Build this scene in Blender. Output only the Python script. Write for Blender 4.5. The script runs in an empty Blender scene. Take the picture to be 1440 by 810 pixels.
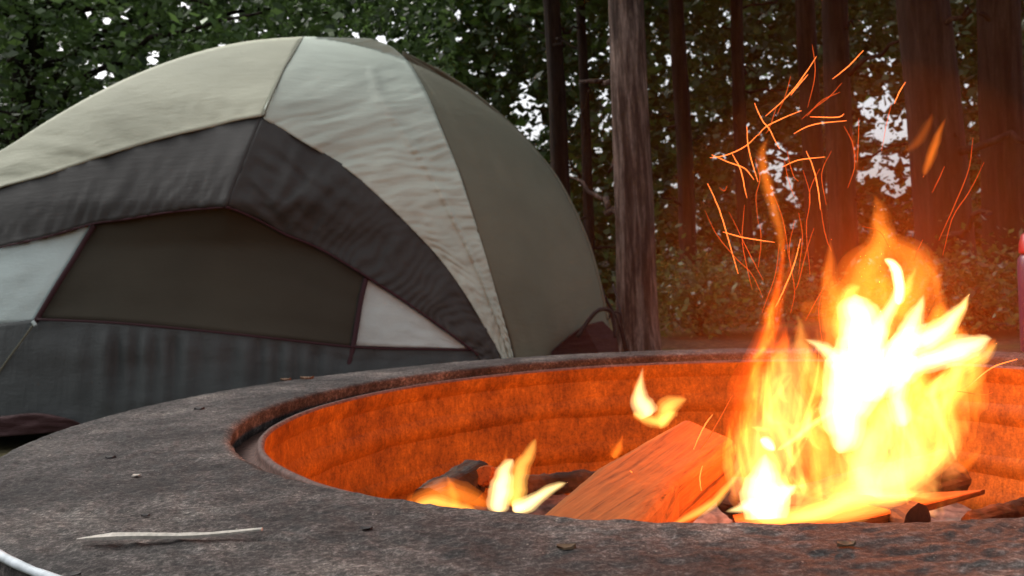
import bpy, bmesh, math, random
import numpy as np
from mathutils import Vector, noise
random.seed(7); rng = np.random.default_rng(7)
S = bpy.context.scene
COL = S.collection
# ------------------------------------------------------------------ camera
FPX = 1250.0; PITCH, ROLL = 0.0061, -0.0441
CAMZ = 0.44
RIM = 0.30                                   # top of the concrete above the ground
cr, sr, cp, sp = math.cos(ROLL), math.sin(ROLL), math.cos(PITCH), math.sin(PITCH)
RIGHT = Vector((cr, sr*sp, sr*cp)); UP = Vector((-sr, cr*sp, cr*cp)); FWD = Vector((0, cp, -sp))
CAM = Vector((0, 0, CAMZ))
cd = bpy.data.cameras.new("camera"); cam = bpy.data.objects.new("camera", cd); COL.objects.link(cam)
from mathutils import Matrix
cam.matrix_world = Matrix(((RIGHT.x, UP.x, -FWD.x, 0), (RIGHT.y, UP.y, -FWD.y, 0), (RIGHT.z, UP.z, -FWD.z, CAMZ), (0, 0, 0, 1)))
cd.sensor_width = 36; cd.lens = 36*FPX/1440; cd.clip_start = 0.01; cd.clip_end = 500
cd.dof.use_dof = True; cd.dof.focus_distance = 0.62; cd.dof.aperture_fstop = 20
S.camera = cam
# ------------------------------------------------------------------ world, light, exposure
W = bpy.data.worlds.new("World"); S.world = W; W.use_nodes = True
wn = W.node_tree.nodes; wl = W.node_tree.links
for n in list(wn): wn.remove(n)
sky = wn.new('ShaderNodeTexSky'); sky.sky_type = 'NISHITA'; sky.sun_disc = False
sky.sun_elevation = math.radians(48); sky.sun_rotation = math.radians(-52)
sky.air_density = 1.0; sky.dust_density = 6.0; sky.ozone_density = 1.0
hsv = wn.new('ShaderNodeHueSaturation'); hsv.inputs['Saturation'].default_value = 0.25
bg = wn.new('ShaderNodeBackground'); bg.inputs['Strength'].default_value = 0.235
wo = wn.new('ShaderNodeOutputWorld')
wl.new(sky.outputs[0], hsv.inputs['Color']); wl.new(hsv.outputs[0], bg.inputs['Color']); wl.new(bg.outputs[0], wo.inputs['Surface'])
sl = bpy.data.lights.new("sun", 'SUN'); sl.energy = 0.5; sl.angle = math.radians(25); sl.color = (1, .97, .92)
so = bpy.data.objects.new("sun", sl); COL.objects.link(so)
sd_ = Vector((math.sin(math.radians(-52))*math.cos(math.radians(48)), math.cos(math.radians(-52))*math.cos(math.radians(48)), math.sin(math.radians(48))))
so.rotation_euler = sd_.to_track_quat('Z', 'Y').to_euler(); so.location = sd_*6
S.view_settings.view_transform = 'Standard'; S.view_settings.look = 'None'
S.view_settings.gamma = 1; S.view_settings.exposure = 0.1
S.render.engine = 'CYCLES'
C = S.cycles
C.use_denoising = True
try: C.denoiser = 'OPENIMAGEDENOISE'
except Exception: pass
C.transparent_max_bounces = 128; C.max_bounces = 6; C.volume_bounces = 1; C.transmission_bounces = 4
C.volume_step_rate = 1.0; C.volume_max_steps = 256
C.sample_clamp_indirect = 4.0; C.caustics_reflective = False; C.caustics_refractive = False

# ------------------------------------------------------------------ helpers
def dirpx(px, py):
    return (FWD + RIGHT*((px-720)/FPX) - UP*((py-405)/FPX))
def at(px, py, d):                            # point seen at a pixel of the photograph, d metres in front of the camera
    return CAM + dirpx(px, py)*d
def proj(P):                                  # numpy (n,3) -> px, py, depth
    q = P - np.array(CAM); R = q@np.array(RIGHT); U = q@np.array(UP); F = q@np.array(FWD)
    F = np.where(F > .01, F, .01)
    return 720+FPX*R/F, 405-FPX*U/F, F
def tag(o, label=None, cat=None, group=None, kind=None):
    if label: o['label'] = label
    if cat: o['category'] = cat
    if group: o['group'] = group
    if kind: o['kind'] = kind
    return o
def empty(name, loc, label, cat, group=None):
    o = bpy.data.objects.new(name, None); COL.objects.link(o); o.location = loc; o.empty_display_size = .1
    return tag(o, label, cat, group)
def mesh(name, verts, faces, m, parent=None, smooth=True):
    me = bpy.data.meshes.new(name)
    verts = [tuple(v) for v in verts] if not isinstance(verts, np.ndarray) else verts.tolist()
    if parent is not None:
        L = parent.matrix_basis.translation if parent.parent is None else parent['_w'] if '_w' in parent else Vector((0, 0, 0))
        verts = [(v[0]-L[0], v[1]-L[1], v[2]-L[2]) for v in verts]
    me.from_pydata(verts, [], faces); me.update()
    if smooth: me.polygons.foreach_set('use_smooth', [True]*len(me.polygons))
    if m is not None: me.materials.append(m)
    o = bpy.data.objects.new(name, me); COL.objects.link(o)
    if parent is not None: o.parent = parent
    return o
def quads(name, P, m, parent=None, smooth=False):    # P: (n,4,3) numpy
    n = len(P)
    me = bpy.data.meshes.new(name)
    if parent is not None: P = P - np.array(parent.location)
    me.vertices.add(n*4); me.vertices.foreach_set('co', P.reshape(-1).astype(np.float32))
    me.loops.add(n*4); me.loops.foreach_set('vertex_index', np.arange(n*4, dtype=np.int32))
    me.polygons.add(n); me.polygons.foreach_set('loop_start', np.arange(0, n*4, 4, dtype=np.int32))
    try: me.polygons.foreach_set('loop_total', np.full(n, 4, dtype=np.int32))
    except Exception: pass
    me.update(calc_edges=True); me.validate()
    me.materials.append(m)
    o = bpy.data.objects.new(name, me); COL.objects.link(o)
    if parent is not None: o.parent = parent
    return o
def solid(o, t, off=-1):
    md = o.modifiers.new('thickness', 'SOLIDIFY'); md.thickness = t; md.offset = off; return o
def fbm(x, y, z, o=4): return noise.fractal(Vector((x, y, z)), 1.0, 2.0, o)

# ---- material helpers
def mat(name):
    m = bpy.data.materials.new(name); m.use_nodes = True
    nt = m.node_tree
    for n in list(nt.nodes): nt.nodes.remove(n)
    out = nt.nodes.new('ShaderNodeOutputMaterial')
    return m, nt, out
def N(nt, t, **kw):
    n = nt.nodes.new(t)
    for k, v in kw.items():
        if k in n.inputs: n.inputs[k].default_value = v
        else: setattr(n, k, v)
    return n
def coords(nt, scale=(1, 1, 1), rot=(0, 0, 0), kind='Object'):
    tc = N(nt, 'ShaderNodeTexCoord'); mp = N(nt, 'ShaderNodeMapping')
    mp.inputs['Scale'].default_value = scale; mp.inputs['Rotation'].default_value = rot
    nt.links.new(tc.outputs[kind], mp.inputs['Vector']); return mp.outputs[0]
def nz(nt, vec, scale, detail=4, rough=.55, dist=0):
    n = N(nt, 'ShaderNodeTexNoise', Scale=scale, Detail=detail, Roughness=rough, Distortion=dist)
    nt.links.new(vec, n.inputs['Vector']); return n.outputs['Fac']
def ramp(nt, fac, stops):
    r = N(nt, 'ShaderNodeValToRGB'); e = r.color_ramp.elements
    while len(e) < len(stops): e.new(.5)
    for k, (p, c) in enumerate(stops):
        e[k].position = p; e[k].color = (c[0], c[1], c[2], 1) if not isinstance(c, (int, float)) else (c, c, c, 1)
    nt.links.new(fac, r.inputs[0]); return r.outputs[0]
def mixc(nt, f, a, b, mode='MIX'):
    n = N(nt, 'ShaderNodeMix', data_type='RGBA', blend_type=mode)
    for i, v in ((0, f), (6, a), (7, b)):
        if isinstance(v, (int, float)): n.inputs[i].default_value = v
        elif isinstance(v, tuple): n.inputs[i].default_value = (*v, 1)
        else: nt.links.new(v, n.inputs[i])
    return n.outputs[2]
def math_(nt, op, a, b=0.0):
    n = N(nt, 'ShaderNodeMath', operation=op)
    for i, v in ((0, a), (1, b)):
        if isinstance(v, (int, float)): n.inputs[i].default_value = v
        else: nt.links.new(v, n.inputs[i])
    return n.outputs[0]
def bump(nt, h, strength, dist, prev=None):
    b = N(nt, 'ShaderNodeBump', Strength=strength, Distance=dist); nt.links.new(h, b.inputs['Height'])
    if prev is not None: nt.links.new(prev, b.inputs['Normal'])
    return b.outputs[0]
def bsdf(nt, out, col, rough=.8, normal=None, spec=.3, metallic=0):
    b = N(nt, 'ShaderNodeBsdfPrincipled'); b.inputs['Specular IOR Level'].default_value = spec; b.inputs['Metallic'].default_value = metallic
    for k, v in (('Base Color', col), ('Roughness', rough)):
        if isinstance(v, tuple): b.inputs[k].default_value = (*v, 1)
        elif isinstance(v, (int, float)): b.inputs[k].default_value = v
        else: nt.links.new(v, b.inputs[k])
    if normal is not None: nt.links.new(normal, b.inputs['Normal'])
    nt.links.new(b.outputs[0], out.inputs['Surface']); return b

# ---- materials
def make_concrete():
    m, nt, out = mat('concrete'); v = coords(nt)
    big = nz(nt, v, 9, 5, .6); mid = nz(nt, v, 48, 6, .72); fine = nz(nt, v, 230, 6, .85); f2 = nz(nt, v, 700, 3, .85)
    c = ramp(nt, big, [(.34, (.024, .021, .0195)), (.52, (.049, .043, .040)), (.68, (.10, .088, .079))])
    c = mixc(nt, .75, c, ramp(nt, mid, [(.34, .45), (.5, .95), (.64, 1.7)]), 'MULTIPLY')
    c = mixc(nt, .9, c, ramp(nt, fine, [(.35, .28), (.5, .9), (.63, 2.9)]), 'MULTIPLY')
    c = mixc(nt, .55, c, ramp(nt, f2, [(.36, .4), (.5, 1.), (.62, 1.8)]), 'MULTIPLY')
    # dark pits and pale grains
    vo = N(nt, 'ShaderNodeTexVoronoi', Scale=130.0, Randomness=1.0); nt.links.new(v, vo.inputs['Vector'])
    pm = ramp(nt, vo.outputs['Distance'], [(.10, 1.0), (.22, 0.0)])
    sel = ramp(nt, nz(nt, v, 34, 2), [(.56, 0.0), (.62, 1.0)])
    pits = math_(nt, 'MULTIPLY', pm, sel)
    c = mixc(nt, pits, c, (.022, .020, .019))
    vo2 = N(nt, 'ShaderNodeTexVoronoi', Scale=260.0, Randomness=1.0); nt.links.new(v, vo2.inputs['Vector'])
    gm = math_(nt, 'MULTIPLY', ramp(nt, vo2.outputs['Distance'], [(.08, 1.0), (.2, 0.0)]), ramp(nt, nz(nt, v, 71, 2), [(.6, 0.0), (.66, 1.0)]))
    c = mixc(nt, math_(nt, 'MULTIPLY', gm, .8), c, (.30, .27, .23))
    n1 = bump(nt, mid, .55, .004); n2 = bump(nt, fine, 1.0, .0020, n1); n3 = bump(nt, f2, .6, .0005, n2)
    n4 = bump(nt, pits, -.8, .002, n3)
    bsdf(nt, out, c, .88, n4, .22); return m
def make_steel():
    m, nt, out = mat('rusty_steel'); v = coords(nt); vs = coords(nt, (1, 1, .12))
    a = nz(nt, v, 16, 6, .7); st = nz(nt, coords(nt, (1, 1, .3)), 190, 4, .7); sp_ = nz(nt, v, 330, 3, .7)
    c = ramp(nt, a, [(.3, (.11, .034, .004)), (.5, (.21, .072, .006)), (.7, (.32, .118, .010))])
    c = mixc(nt, .5, c, ramp(nt, st, [(.35, .45), (.5, 1.), (.65, 1.5)]), 'MULTIPLY')
    c = mixc(nt, .6, c, ramp(nt, sp_, [(.35, .5), (.6, 1.4)]), 'MULTIPLY')
    bsdf(nt, out, c, .62, bump(nt, sp_, .5, .001, bump(nt, a, .5, .004)), .15, 0); return m
def make_fabric(name, col, wr=1.0, trans=0.0, stretch=(1, 1, 6), var=.12, weave=700, rough=.75):
    m, nt, out = mat(name); v = coords(nt); vs = coords(nt, stretch, (0, .25, 0))
    w = nz(nt, v, 3.0, 3); cr_ = nz(nt, vs, 8, 4, .6, .4); cr2 = nz(nt, coords(nt, (2, 1, 9), (0, -.5, 0)), 9, 4, .6, .8)
    wv = nz(nt, v, weave, 2, .8)
    c = mixc(nt, 1.0, col, ramp(nt, w, [(.3, 1-var), (.7, 1+var)]), 'MULTIPLY')
    c = mixc(nt, .5, c, ramp(nt, wv, [(.3, .75), (.7, 1.25)]), 'MULTIPLY')
    n = bump(nt, cr_, .4*wr, .03); n = bump(nt, cr2, .3*wr, .03, n)
    b = bsdf(nt, out, c, rough, n, .25)
    if trans > 0:
        t = N(nt, 'ShaderNodeBsdfTranslucent'); nt.links.new(c, t.inputs[0]); mx = N(nt, 'ShaderNodeMixShader'); mx.inputs[0].default_value = trans
        nt.links.new(b.outputs[0], mx.inputs[1]); nt.links.new(t.outputs[0], mx.inputs[2]); nt.links.new(mx.outputs[0], out.inputs['Surface'])
    return m
def make_bark(name, c1, c2, scale=30):
    m, nt, out = mat(name); v = coords(nt, (1, 1, .09)); v2 = coords(nt, (1, 1, .4))
    a = nz(nt, v, scale, 6, .7, .3); b_ = nz(nt, v2, scale*3, 4, .7); big = nz(nt, coords(nt), 2.5, 3)
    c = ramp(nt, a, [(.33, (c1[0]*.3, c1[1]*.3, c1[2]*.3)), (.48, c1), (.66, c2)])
    c = mixc(nt, .5, c, ramp(nt, b_, [(.35, .6), (.65, 1.35)]), 'MULTIPLY')
    c = mixc(nt, .7, c, ramp(nt, big, [(.35, .7), (.65, 1.3)]), 'MULTIPLY')
    bsdf(nt, out, c, .9, bump(nt, b_, .5, .006, bump(nt, a, .9, .02)), .15); return m
def make_leaf(name, c1, c2, c3, tr=.35):
    m, nt, out = mat(name); g = N(nt, 'ShaderNodeNewGeometry')
    c = ramp(nt, g.outputs['Random Per Island'], [(0, c1), (.5, c2), (.93, c3), (1., (c3[0]*1.3, c3[1]*1.25, c3[2]*1.2))])
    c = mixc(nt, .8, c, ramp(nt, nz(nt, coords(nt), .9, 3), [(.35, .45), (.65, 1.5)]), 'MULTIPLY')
    b = bsdf(nt, out, c, .38, None, .5)
    t = N(nt, 'ShaderNodeBsdfTranslucent'); nt.links.new(c, t.inputs[0]); mx = N(nt, 'ShaderNodeMixShader'); mx.inputs[0].default_value = tr
    nt.links.new(b.outputs[0], mx.inputs[1]); nt.links.new(t.outputs[0], mx.inputs[2]); nt.links.new(mx.outputs[0], out.inputs['Surface'])
    return m
def make_wood(name, c1, c2, axis_rot=(0, 0, 0), scale=60, char=0.0):
    m, nt, out = mat(name); v = coords(nt, (.035, 1, 1), axis_rot)
    a = nz(nt, v, scale, 5, .6, .6); b_ = nz(nt, v, scale*4, 3, .7); big = nz(nt, coords(nt), 14, 4)
    c = ramp(nt, a, [(.30, c1), (.42, (c1[0]*.3+c2[0]*.7, c1[1]*.3+c2[1]*.7, c1[2]*.3+c2[2]*.7)), (.64, c2)])
    c = mixc(nt, .5, c, ramp(nt, b_, [(.35, .6), (.65, 1.35)]), 'MULTIPLY')
    if char > 0: c = mixc(nt, ramp(nt, big, [(.5-char*.2, 0.0), (.6, 1.0)]), c, (.012, .010, .009))
    bsdf(nt, out, c, .75, bump(nt, a, .5, .002, bump(nt, b_, .4, .0006)), .15); return m
def plain(name, c, rough=.6, spec=.3, sc=80, var=.3, metallic=0):
    m, nt, out = mat(name); a = nz(nt, coords(nt), sc, 4)
    c = mixc(nt, 1.0, c, ramp(nt, a, [(.3, 1-var), (.7, 1+var)]), 'MULTIPLY')
    bsdf(nt, out, c, rough, bump(nt, a, .3, .002), spec, metallic); return m
def make_ground():
    m, nt, out = mat('forest_floor'); v = coords(nt)
    a = nz(nt, v, 1.3, 5); b_ = nz(nt, v, 22, 5, .7); f = nz(nt, v, 120, 3)
    c = ramp(nt, b_, [(.33, (.018, .013, .009)), (.5, (.06, .042, .026)), (.68, (.13, .09, .05))])
    g = ramp(nt, f, [(.3, (.03, .04, .012)), (.7, (.09, .10, .03))])
    c = mixc(nt, ramp(nt, a, [(.45, 0.0), (.6, .8)]), c, g)
    bsdf(nt, out, c, .95, bump(nt, b_, .8, .03), .1); return m
M = dict(
    concrete=make_concrete(), steel=make_steel(), ground=make_ground(),
    beige=make_fabric('beige_fly', (.40, .41, .31), .3, .12, (1.5, 1, 5)),
    white=make_fabric('pale_fly', (.49, .55, .47), .25, .08, (.8, 1, 7)),
    olive=make_fabric('olive_fly', (.150, .150, .108), .35, .05, (1, 1, 2)),
    dark=make_fabric('charcoal_fly', (.050, .050, .047), .2, 0, (.8, 1, 7)),
    wall=make_fabric('charcoal_wall', (.058, .065, .064), .5, 0, (5, 1, .8)),
    mesh=make_fabric('door_mesh', (.054, .050, .036), .15, 0, (1, 1, 1), .15, 1200, .9),
    tri=make_fabric('pale_panel', (.49, .59, .57), .35, .05, (1, 1, 1)),
    strap=make_fabric('maroon_strap', (.045, .018, .022), .1),
    pipe=make_fabric('maroon_piping', (.05, .017, .022), .1),
    floor=make_fabric('maroon_floor', (.05, .02, .02), .8),
    bark=make_bark('cedar_bark', (.06, .039, .031), (.25, .18, .15), 26),
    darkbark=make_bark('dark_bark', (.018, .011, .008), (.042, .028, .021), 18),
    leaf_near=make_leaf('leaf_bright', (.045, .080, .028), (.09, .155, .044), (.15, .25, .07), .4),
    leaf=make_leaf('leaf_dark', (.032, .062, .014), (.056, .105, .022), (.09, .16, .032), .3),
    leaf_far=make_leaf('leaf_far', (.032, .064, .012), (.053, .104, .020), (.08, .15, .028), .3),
    split=make_wood('split_wood', (.045, .012, .003), (.22, .070, .015), (0, 0, 0), 120),
    char=make_wood('charred_wood', (.02, .015, .012), (.09, .05, .03), (0, 0, 0), 60, .6),
    splinter=plain('pale_splinter', (.46, .42, .36), .7, .2, 300, .25),
    ash=plain('ash', (.16, .11, .09), .95, .1, 60, .6),
    arris=plain('pale_arris', (.42, .47, .50), .6, .3, 90, .25),
    lip=plain('red_brown_lip', (.095, .055, .045), .75, .15, 160, .5),  # lip and added ledge, reddish tone standing for firelight in the gap
    cord=plain('black_cord', (.015, .012, .012), .7),
    bottle=plain('purple_plastic', (.035, .014, .04), .35, .5, 20, .08),
    cap=plain('red_plastic', (.16, .01, .012), .35, .5, 20, .08),
    litter=plain('dry_leaf', (.10, .065, .04), .8, .1, 200, .4),
)

# ------------------------------------------------------------------ ground
n = 90
xs = np.sign(np.linspace(-1, 1, n))*np.abs(np.linspace(-1, 1, n))**3*120; ys = xs+5
V = []; F = []
for j in range(n):
    for i in range(n):
        x, y = xs[i], ys[j]; d = math.hypot(x, y-3)
        z = fbm(x*.35, y*.35, 0, 4)*.035*min(1, max(0, (d-2)/3))*(1+min(d, 60)/10)-.012
        if d < 3.2: z = -.012+fbm(x*2, y*2, 3)*.008
        V.append((x, y, z)); F.append
for j in range(n-1):
    for i in range(n-1):
        a = j*n+i; F.append((a, a+1, a+n+1, a+n))
g = mesh('ground', V, F, M['ground']); tag(g, 'brown forest floor with moss and leaf litter', 'ground', kind='structure')

# ------------------------------------------------------------------ fire pit
U = 0.14
OC = (1.2781*U, 7.142*U); OR = 4.9195*U
IC = (1.7116*U, 7.416*U); IR = 3.9248*U
SC = (1.775*U, 7.46*U); SR = 3.78*U; STOP = RIM-.013
pit = empty('fire_pit', (IC[0], IC[1], 0), 'round concrete fire pit with a rusty steel liner, fire burning inside', 'fire pit')
def ringmesh():
    na = 720; rows = []
    prof = []            # (blend 0 outer..1 inner, z, extra radius)
    for k in range(10): prof.append((0, -.02+(RIM-.01+.02)*k/9, 0.0))
    prof += [(0, RIM-.0045, -.0012), (0, RIM-.0012, -.0045), (0, RIM, -.010)]
    for k in range(1, 60): prof.append((k/60, RIM, 'top'))
    prof += [(1, RIM, -.006), (1, RIM-.003, -.0015), (1, RIM-.009, 0.0), (1, RIM-.018, .001), (1, RIM-.034, .004), (1, RIM-.040, .055), (1, .02, .058)]
    V = []
    for (b, z, e) in prof:
        for i in range(na):
            a = 2*math.pi*i/na; c, s = math.cos(a), math.sin(a)
            inr = IR+.0016*fbm(c*26, s*26, 1, 4)+.0022*fbm(c*7, s*7, 4, 3)
            our = OR+.0015*fbm(c*20, s*20, 2, 4)
            po = (OC[0]+our*c, OC[1]+our*s); pi_ = (IC[0]+inr*c, IC[1]+inr*s)
            if e == 'top':
                x = po[0]-.010*c+(pi_[0]+.006*c-po[0]+.010*c)*b; y = po[1]-.010*s+(pi_[1]+.006*s-po[1]+.010*s)*b
                zz = z+.0011*fbm(x*22, y*22, 0, 4)*min(1, 6*b, 6*(1-b)+.3)+.0013*fbm(x*110, y*110, 5, 3)-.0022*max(0, fbm(x*45, y*45, 9, 3)-.42)
            elif b == 0:
                x, y, zz = po[0]+e*c, po[1]+e*s, z+.0006*fbm(c*60, s*60, z*40, 2)
            else:
                sgn = -1 if e == -.006 else 1
                ee = -e if e == -.006 else e
                x, y, zz = pi_[0]+ee*c, pi_[1]+ee*s, z+.0012*fbm(c*50, s*50, z*40, 3)
            V.append((x, y, zz))
    F = []
    for r in range(len(prof)-1):
        for i in range(na):
            j = (i+1) % na; F.append((r*na+i, r*na+j, (r+1)*na+j, (r+1)*na+i))
    return V, F
V, F = ringmesh(); mesh('concrete_ring', V, F, M['concrete'], pit)
# pale arris on the near-left outer edge
V = []; F = []; k = 60; na = 8
for i in range(k+1):
    a = math.radians(196+(238-196)*i/k); c, s = math.cos(a), math.sin(a)
    w = .0032*(.8+.35*fbm(i*.3, 0, 2))*min(1, (i+1)/5)
    for q in range(na):
        t = 2*math.pi*q/na
        V.append((OC[0]+(OR-.001+w*1.1*math.cos(t))*c, OC[1]+(OR-.001+w*1.1*math.cos(t))*s, RIM-.0018+w*math.sin(t)))
for i in range(k):
    for q in range(na):
        F.append((i*na+q, i*na+(q+1) % na, (i+1)*na+(q+1) % na, (i+1)*na+q))
e = mesh('pale_edge', V, F, M['arris'], pit); e['label'] = 'pale outer edge nearest the camera'
# steel liner with ribs and a rolled lip
prof = [(.050, STOP-.016), (.030, STOP-.014), (.008, STOP-.012), (0.004, STOP-.0065), (.0045, STOP-.0025), (.002, STOP), (-.0015, STOP-.0005), (-.003, STOP-.0035)]  # outermost rows are an added ledge filling the gap to the concrete
for k in range(1, 44):
    z = STOP-.0045-(STOP-.0265)*k/43
    d = RIM-z
    rib = .012*math.exp(-((d-.055)/.020)**2)+.017*math.exp(-((d-.125)/.024)**2)+.009*math.exp(-((d-.19)/.02)**2)
    prof.append((-.003+rib, z))
prof += [(.004, .03), (.004, STOP-.0065)]
def revolve(name, prof, m):
    V = []; F = []; na = 360
    for (e, z) in prof:
        for i in range(na):
            a = 2*math.pi*i/na; c, s = math.cos(a), math.sin(a)
            r = SR+e+.0025*fbm(c*4, s*4, z*3 if z < STOP-.02 else STOP*3, 3)+(.0006*fbm(c*90, s*90, z*80, 2) if e > .006 else 0)
            V.append((SC[0]+r*c, SC[1]+r*s, z))
    for r in range(len(prof)-1):
        for i in range(na):
            j = (i+1) % na; F.append((r*na+i, r*na+j, (r+1)*na+j, (r+1)*na+i))
    return mesh(name, V, F, m, pit)
revolve('liner_lip', prof[:8], M['lip']); revolve('steel_liner', prof[7:], M['steel'])
# ash bed
FLO = .065
V = [(SC[0], SC[1], FLO)]; F = []; nr, na = 40, 160
for r in range(1, nr+1):
    R = (SR-.006)*r/nr
    for i in range(na):
        a = 2*math.pi*i/na; x, y = SC[0]+R*math.cos(a), SC[1]+R*math.sin(a)
        z = FLO+.015*fbm(x*12, y*12, 0, 4)+.006*fbm(x*60, y*60, 3, 3)+.045*math.exp(-((x-.42)**2+(y-1.0)**2)/.05)
        V.append((x, y, z))
for i in range(na): F.append((0, 1+i, 1+(i+1) % na))
for r in range(nr-1):
    for i in range(na):
        F.append((1+r*na+i, 1+(r+1)*na+i, 1+(r+1)*na+(i+1) % na, 1+r*na+(i+1) % na))
tag(mesh('ash_bed', V, F, M['ash']), 'grey ash and embers heaped on the pit floor', 'ash', kind='stuff')

# ------------------------------------------------------------------ logs
def sweep(name, secs, m, parent=None, sub=10, rough=.002, nsec=5, seed=0, ends=True):
    # secs: list of sections, each the same number of 3D corner points; corners are subdivided and roughened
    V = []; rows = []
    S_ = []
    for a, b in zip(secs[:-1], secs[1:]):
        for k in range(sub): S_.append([Vector(p).lerp(Vector(q), k/sub) for p, q in zip(a, b)])
    S_.append([Vector(p) for p in secs[-1]])
    nc = len(secs[0])*nsec
    for r, s in enumerate(S_):
        c = sum(s, Vector())/len(s)
        for k in range(len(s)):
            p, q = s[k], s[(k+1) % len(s)]
            for t in range(nsec):
                v = p.lerp(q, t/nsec)
                if t == 0: v = v.lerp(c, .09)
                elif t == 1 or t == nsec-1: v = v.lerp(c, .035)
                d = (v-c).normalized()
                v = v+d*rough*(fbm(v.x*60, v.y*60, v.z*60+seed, 4)*1.2+fbm(v.x*20, v.y*20, v.z*20+seed, 2)*1.5)
                V.append(v)
    F = []
    for r in range(len(S_)-1):
        for i in range(nc):
            j = (i+1) % nc; F.append((r*nc+i, r*nc+j, (r+1)*nc+j, (r+1)*nc+i))
    if ends:
        F.append(tuple(range(nc))[::-1]); F.append(tuple((len(S_)-1)*nc+i for i in range(nc)))
    return mesh(name, V, F, m, parent, smooth=False)
def orient_object(o, axis=None):                          # give the object a local X along its long axis so grain follows it
    me = o.data; co = np.array([v.co for v in me.vertices]); c = co.mean(0); u, s_, vt = np.linalg.svd(co-c, full_matrices=False)
    if axis is not None:
        x = np.array(axis.normalized()); y = vt[1]-x*np.dot(vt[1], x); vt = np.array([x, y/np.linalg.norm(y), vt[2]])
    R = Matrix([list(vt[0]), list(vt[1]), list(np.cross(vt[0], vt[1]))]).transposed().to_4x4()
    R.translation = Vector(c); me.transform(R.inverted()); o.matrix_world = R
    return o
far = [at(958, 587, 1.12), at(1038, 622, 1.06), at(1022, 700, 1.04), at(960, 690, 1.16)]
near = [at(735, 742, .82), at(893, 742, .76), at(905, 800, .78), at(800, 800, .84)]
mid_ = [at(835, 655, .98), at(955, 672, .92), at(955, 760, .93), at(880, 760, 1.0)]
o = sweep('split_log', [far, mid_, near], M['split'], None, 24, .0005, 14, 3)
orient_object(o, far[0]-near[0]); tag(o, 'large split firewood log with pale straight grain, lying across the left of the fire', 'log')
o = sweep('wood_plank', [[at(1385, 688, 1.15), at(1378, 690, 1.10), at(1378, 697, 1.10), at(1385, 695, 1.15)],
                         [at(1190, 697, 1.05), at(1230, 722, .93), at(1230, 745, .93), at(1190, 735, 1.05)],
                         [at(1030, 722, .98), at(1040, 752, .82), at(1040, 775, .82), at(1030, 745, .98)]], M['split'], None, 20, .0006, 8, 9)
orient_object(o); tag(o, 'flat splintered plank with a pointed right end under the big flames', 'plank')
def round_log(name, a, b, r, m, label, seed=0):
    ax = (b-a).normalized(); s1 = ax.cross(Vector((0, 0, 1))).normalized(); s2 = ax.cross(s1)
    secs = []
    for k in range(3):
        c = a.lerp(b, k/2); secs.append([c+(s1*math.cos(t)+s2*math.sin(t))*r*(1+.12*math.sin(3*t+seed)) for t in [2*math.pi*i/8 for i in range(8)]])
    o = sweep(name, secs, m, None, 12, .003, 4, seed); orient_object(o); tag(o, label, 'log'); return o
round_log('charred_log', at(1075, 742, 1.0), at(1330, 668, 1.2), .035, M['char'], 'round charred log burning under the tallest flames', 1)
round_log('charred_log', at(1030, 700, 1.15), at(1290, 745, .95), .03, M['char'], 'blackened log crossing beneath the big fire, lowest in the pile', 2)
round_log('charred_log', at(600, 708, 1.12), at(672, 668, 1.22), .026, M['char'], 'short charred log stub beside the small flame at left', 3)
round_log('small_log', at(676, 668, 1.18), at(700, 672, 1.30), .014, M['split'], 'short pale log end standing out behind the small left flame', 4)
round_log('ember_log', at(735, 684, 1.33), at(850, 676, 1.38), .018, M['char'], 'cracked glowing log lying against the back of the steel liner', 5)
round_log('thin_stick', at(1360, 735, 1.05), at(1500, 700, 1.15), .012, M['char'], 'thin charred stick at the lower right of the fire', 6)

# ------------------------------------------------------------------ flames (glowing gas: closed bodies with volume emission)
FM = {}
HOT = {'r': (1, .10, .006), 'o': (1, .21, .018), 'y': (1, .42, .07), 'w': (1, .66, .26), 'p': (1, .34, .09)}
def flame_mat(kind, per_m, tex=False):
    q = round(math.log(max(per_m, .1))*4)/4; key = (kind, q, tex)
    if key in FM: return FM[key]
    m, nt, out = mat('flame_gas'); e = N(nt, 'ShaderNodeEmission'); e.inputs[0].default_value = (*HOT[kind], 1); e.inputs[1].default_value = math.exp(q)
    if tex:
        f = nz(nt, coords(nt, (1, .35, .32), (0, .25, 0)), 30, 3, .6, 1.6)
        nt.links.new(math_(nt, 'MULTIPLY', ramp(nt, f, [(.42, .05), (.5, .8), (.6, 2.6)]), math.exp(q)), e.inputs[1])
    nt.links.new(e.outputs[0], out.inputs['Volume']); FM[key] = m; return m
def catmull(pts, n):
    P = [np.array(p, float) for p in pts]; P = [2*P[0]-P[1]]+P+[2*P[-1]-P[-2]]; out = []
    segs = len(P)-3
    for k in range(n+1):
        t = segs*k/n; i = min(int(t), segs-1); u = t-i; a, b, c, d = P[i:i+4]
        out.append(.5*((2*b)+(-a+c)*u+(2*a-5*b+4*c-d)*u*u+(-a+3*b-3*c+d)*u**3))
    return out
VIEWY = Vector((0, 1, 0))
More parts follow.
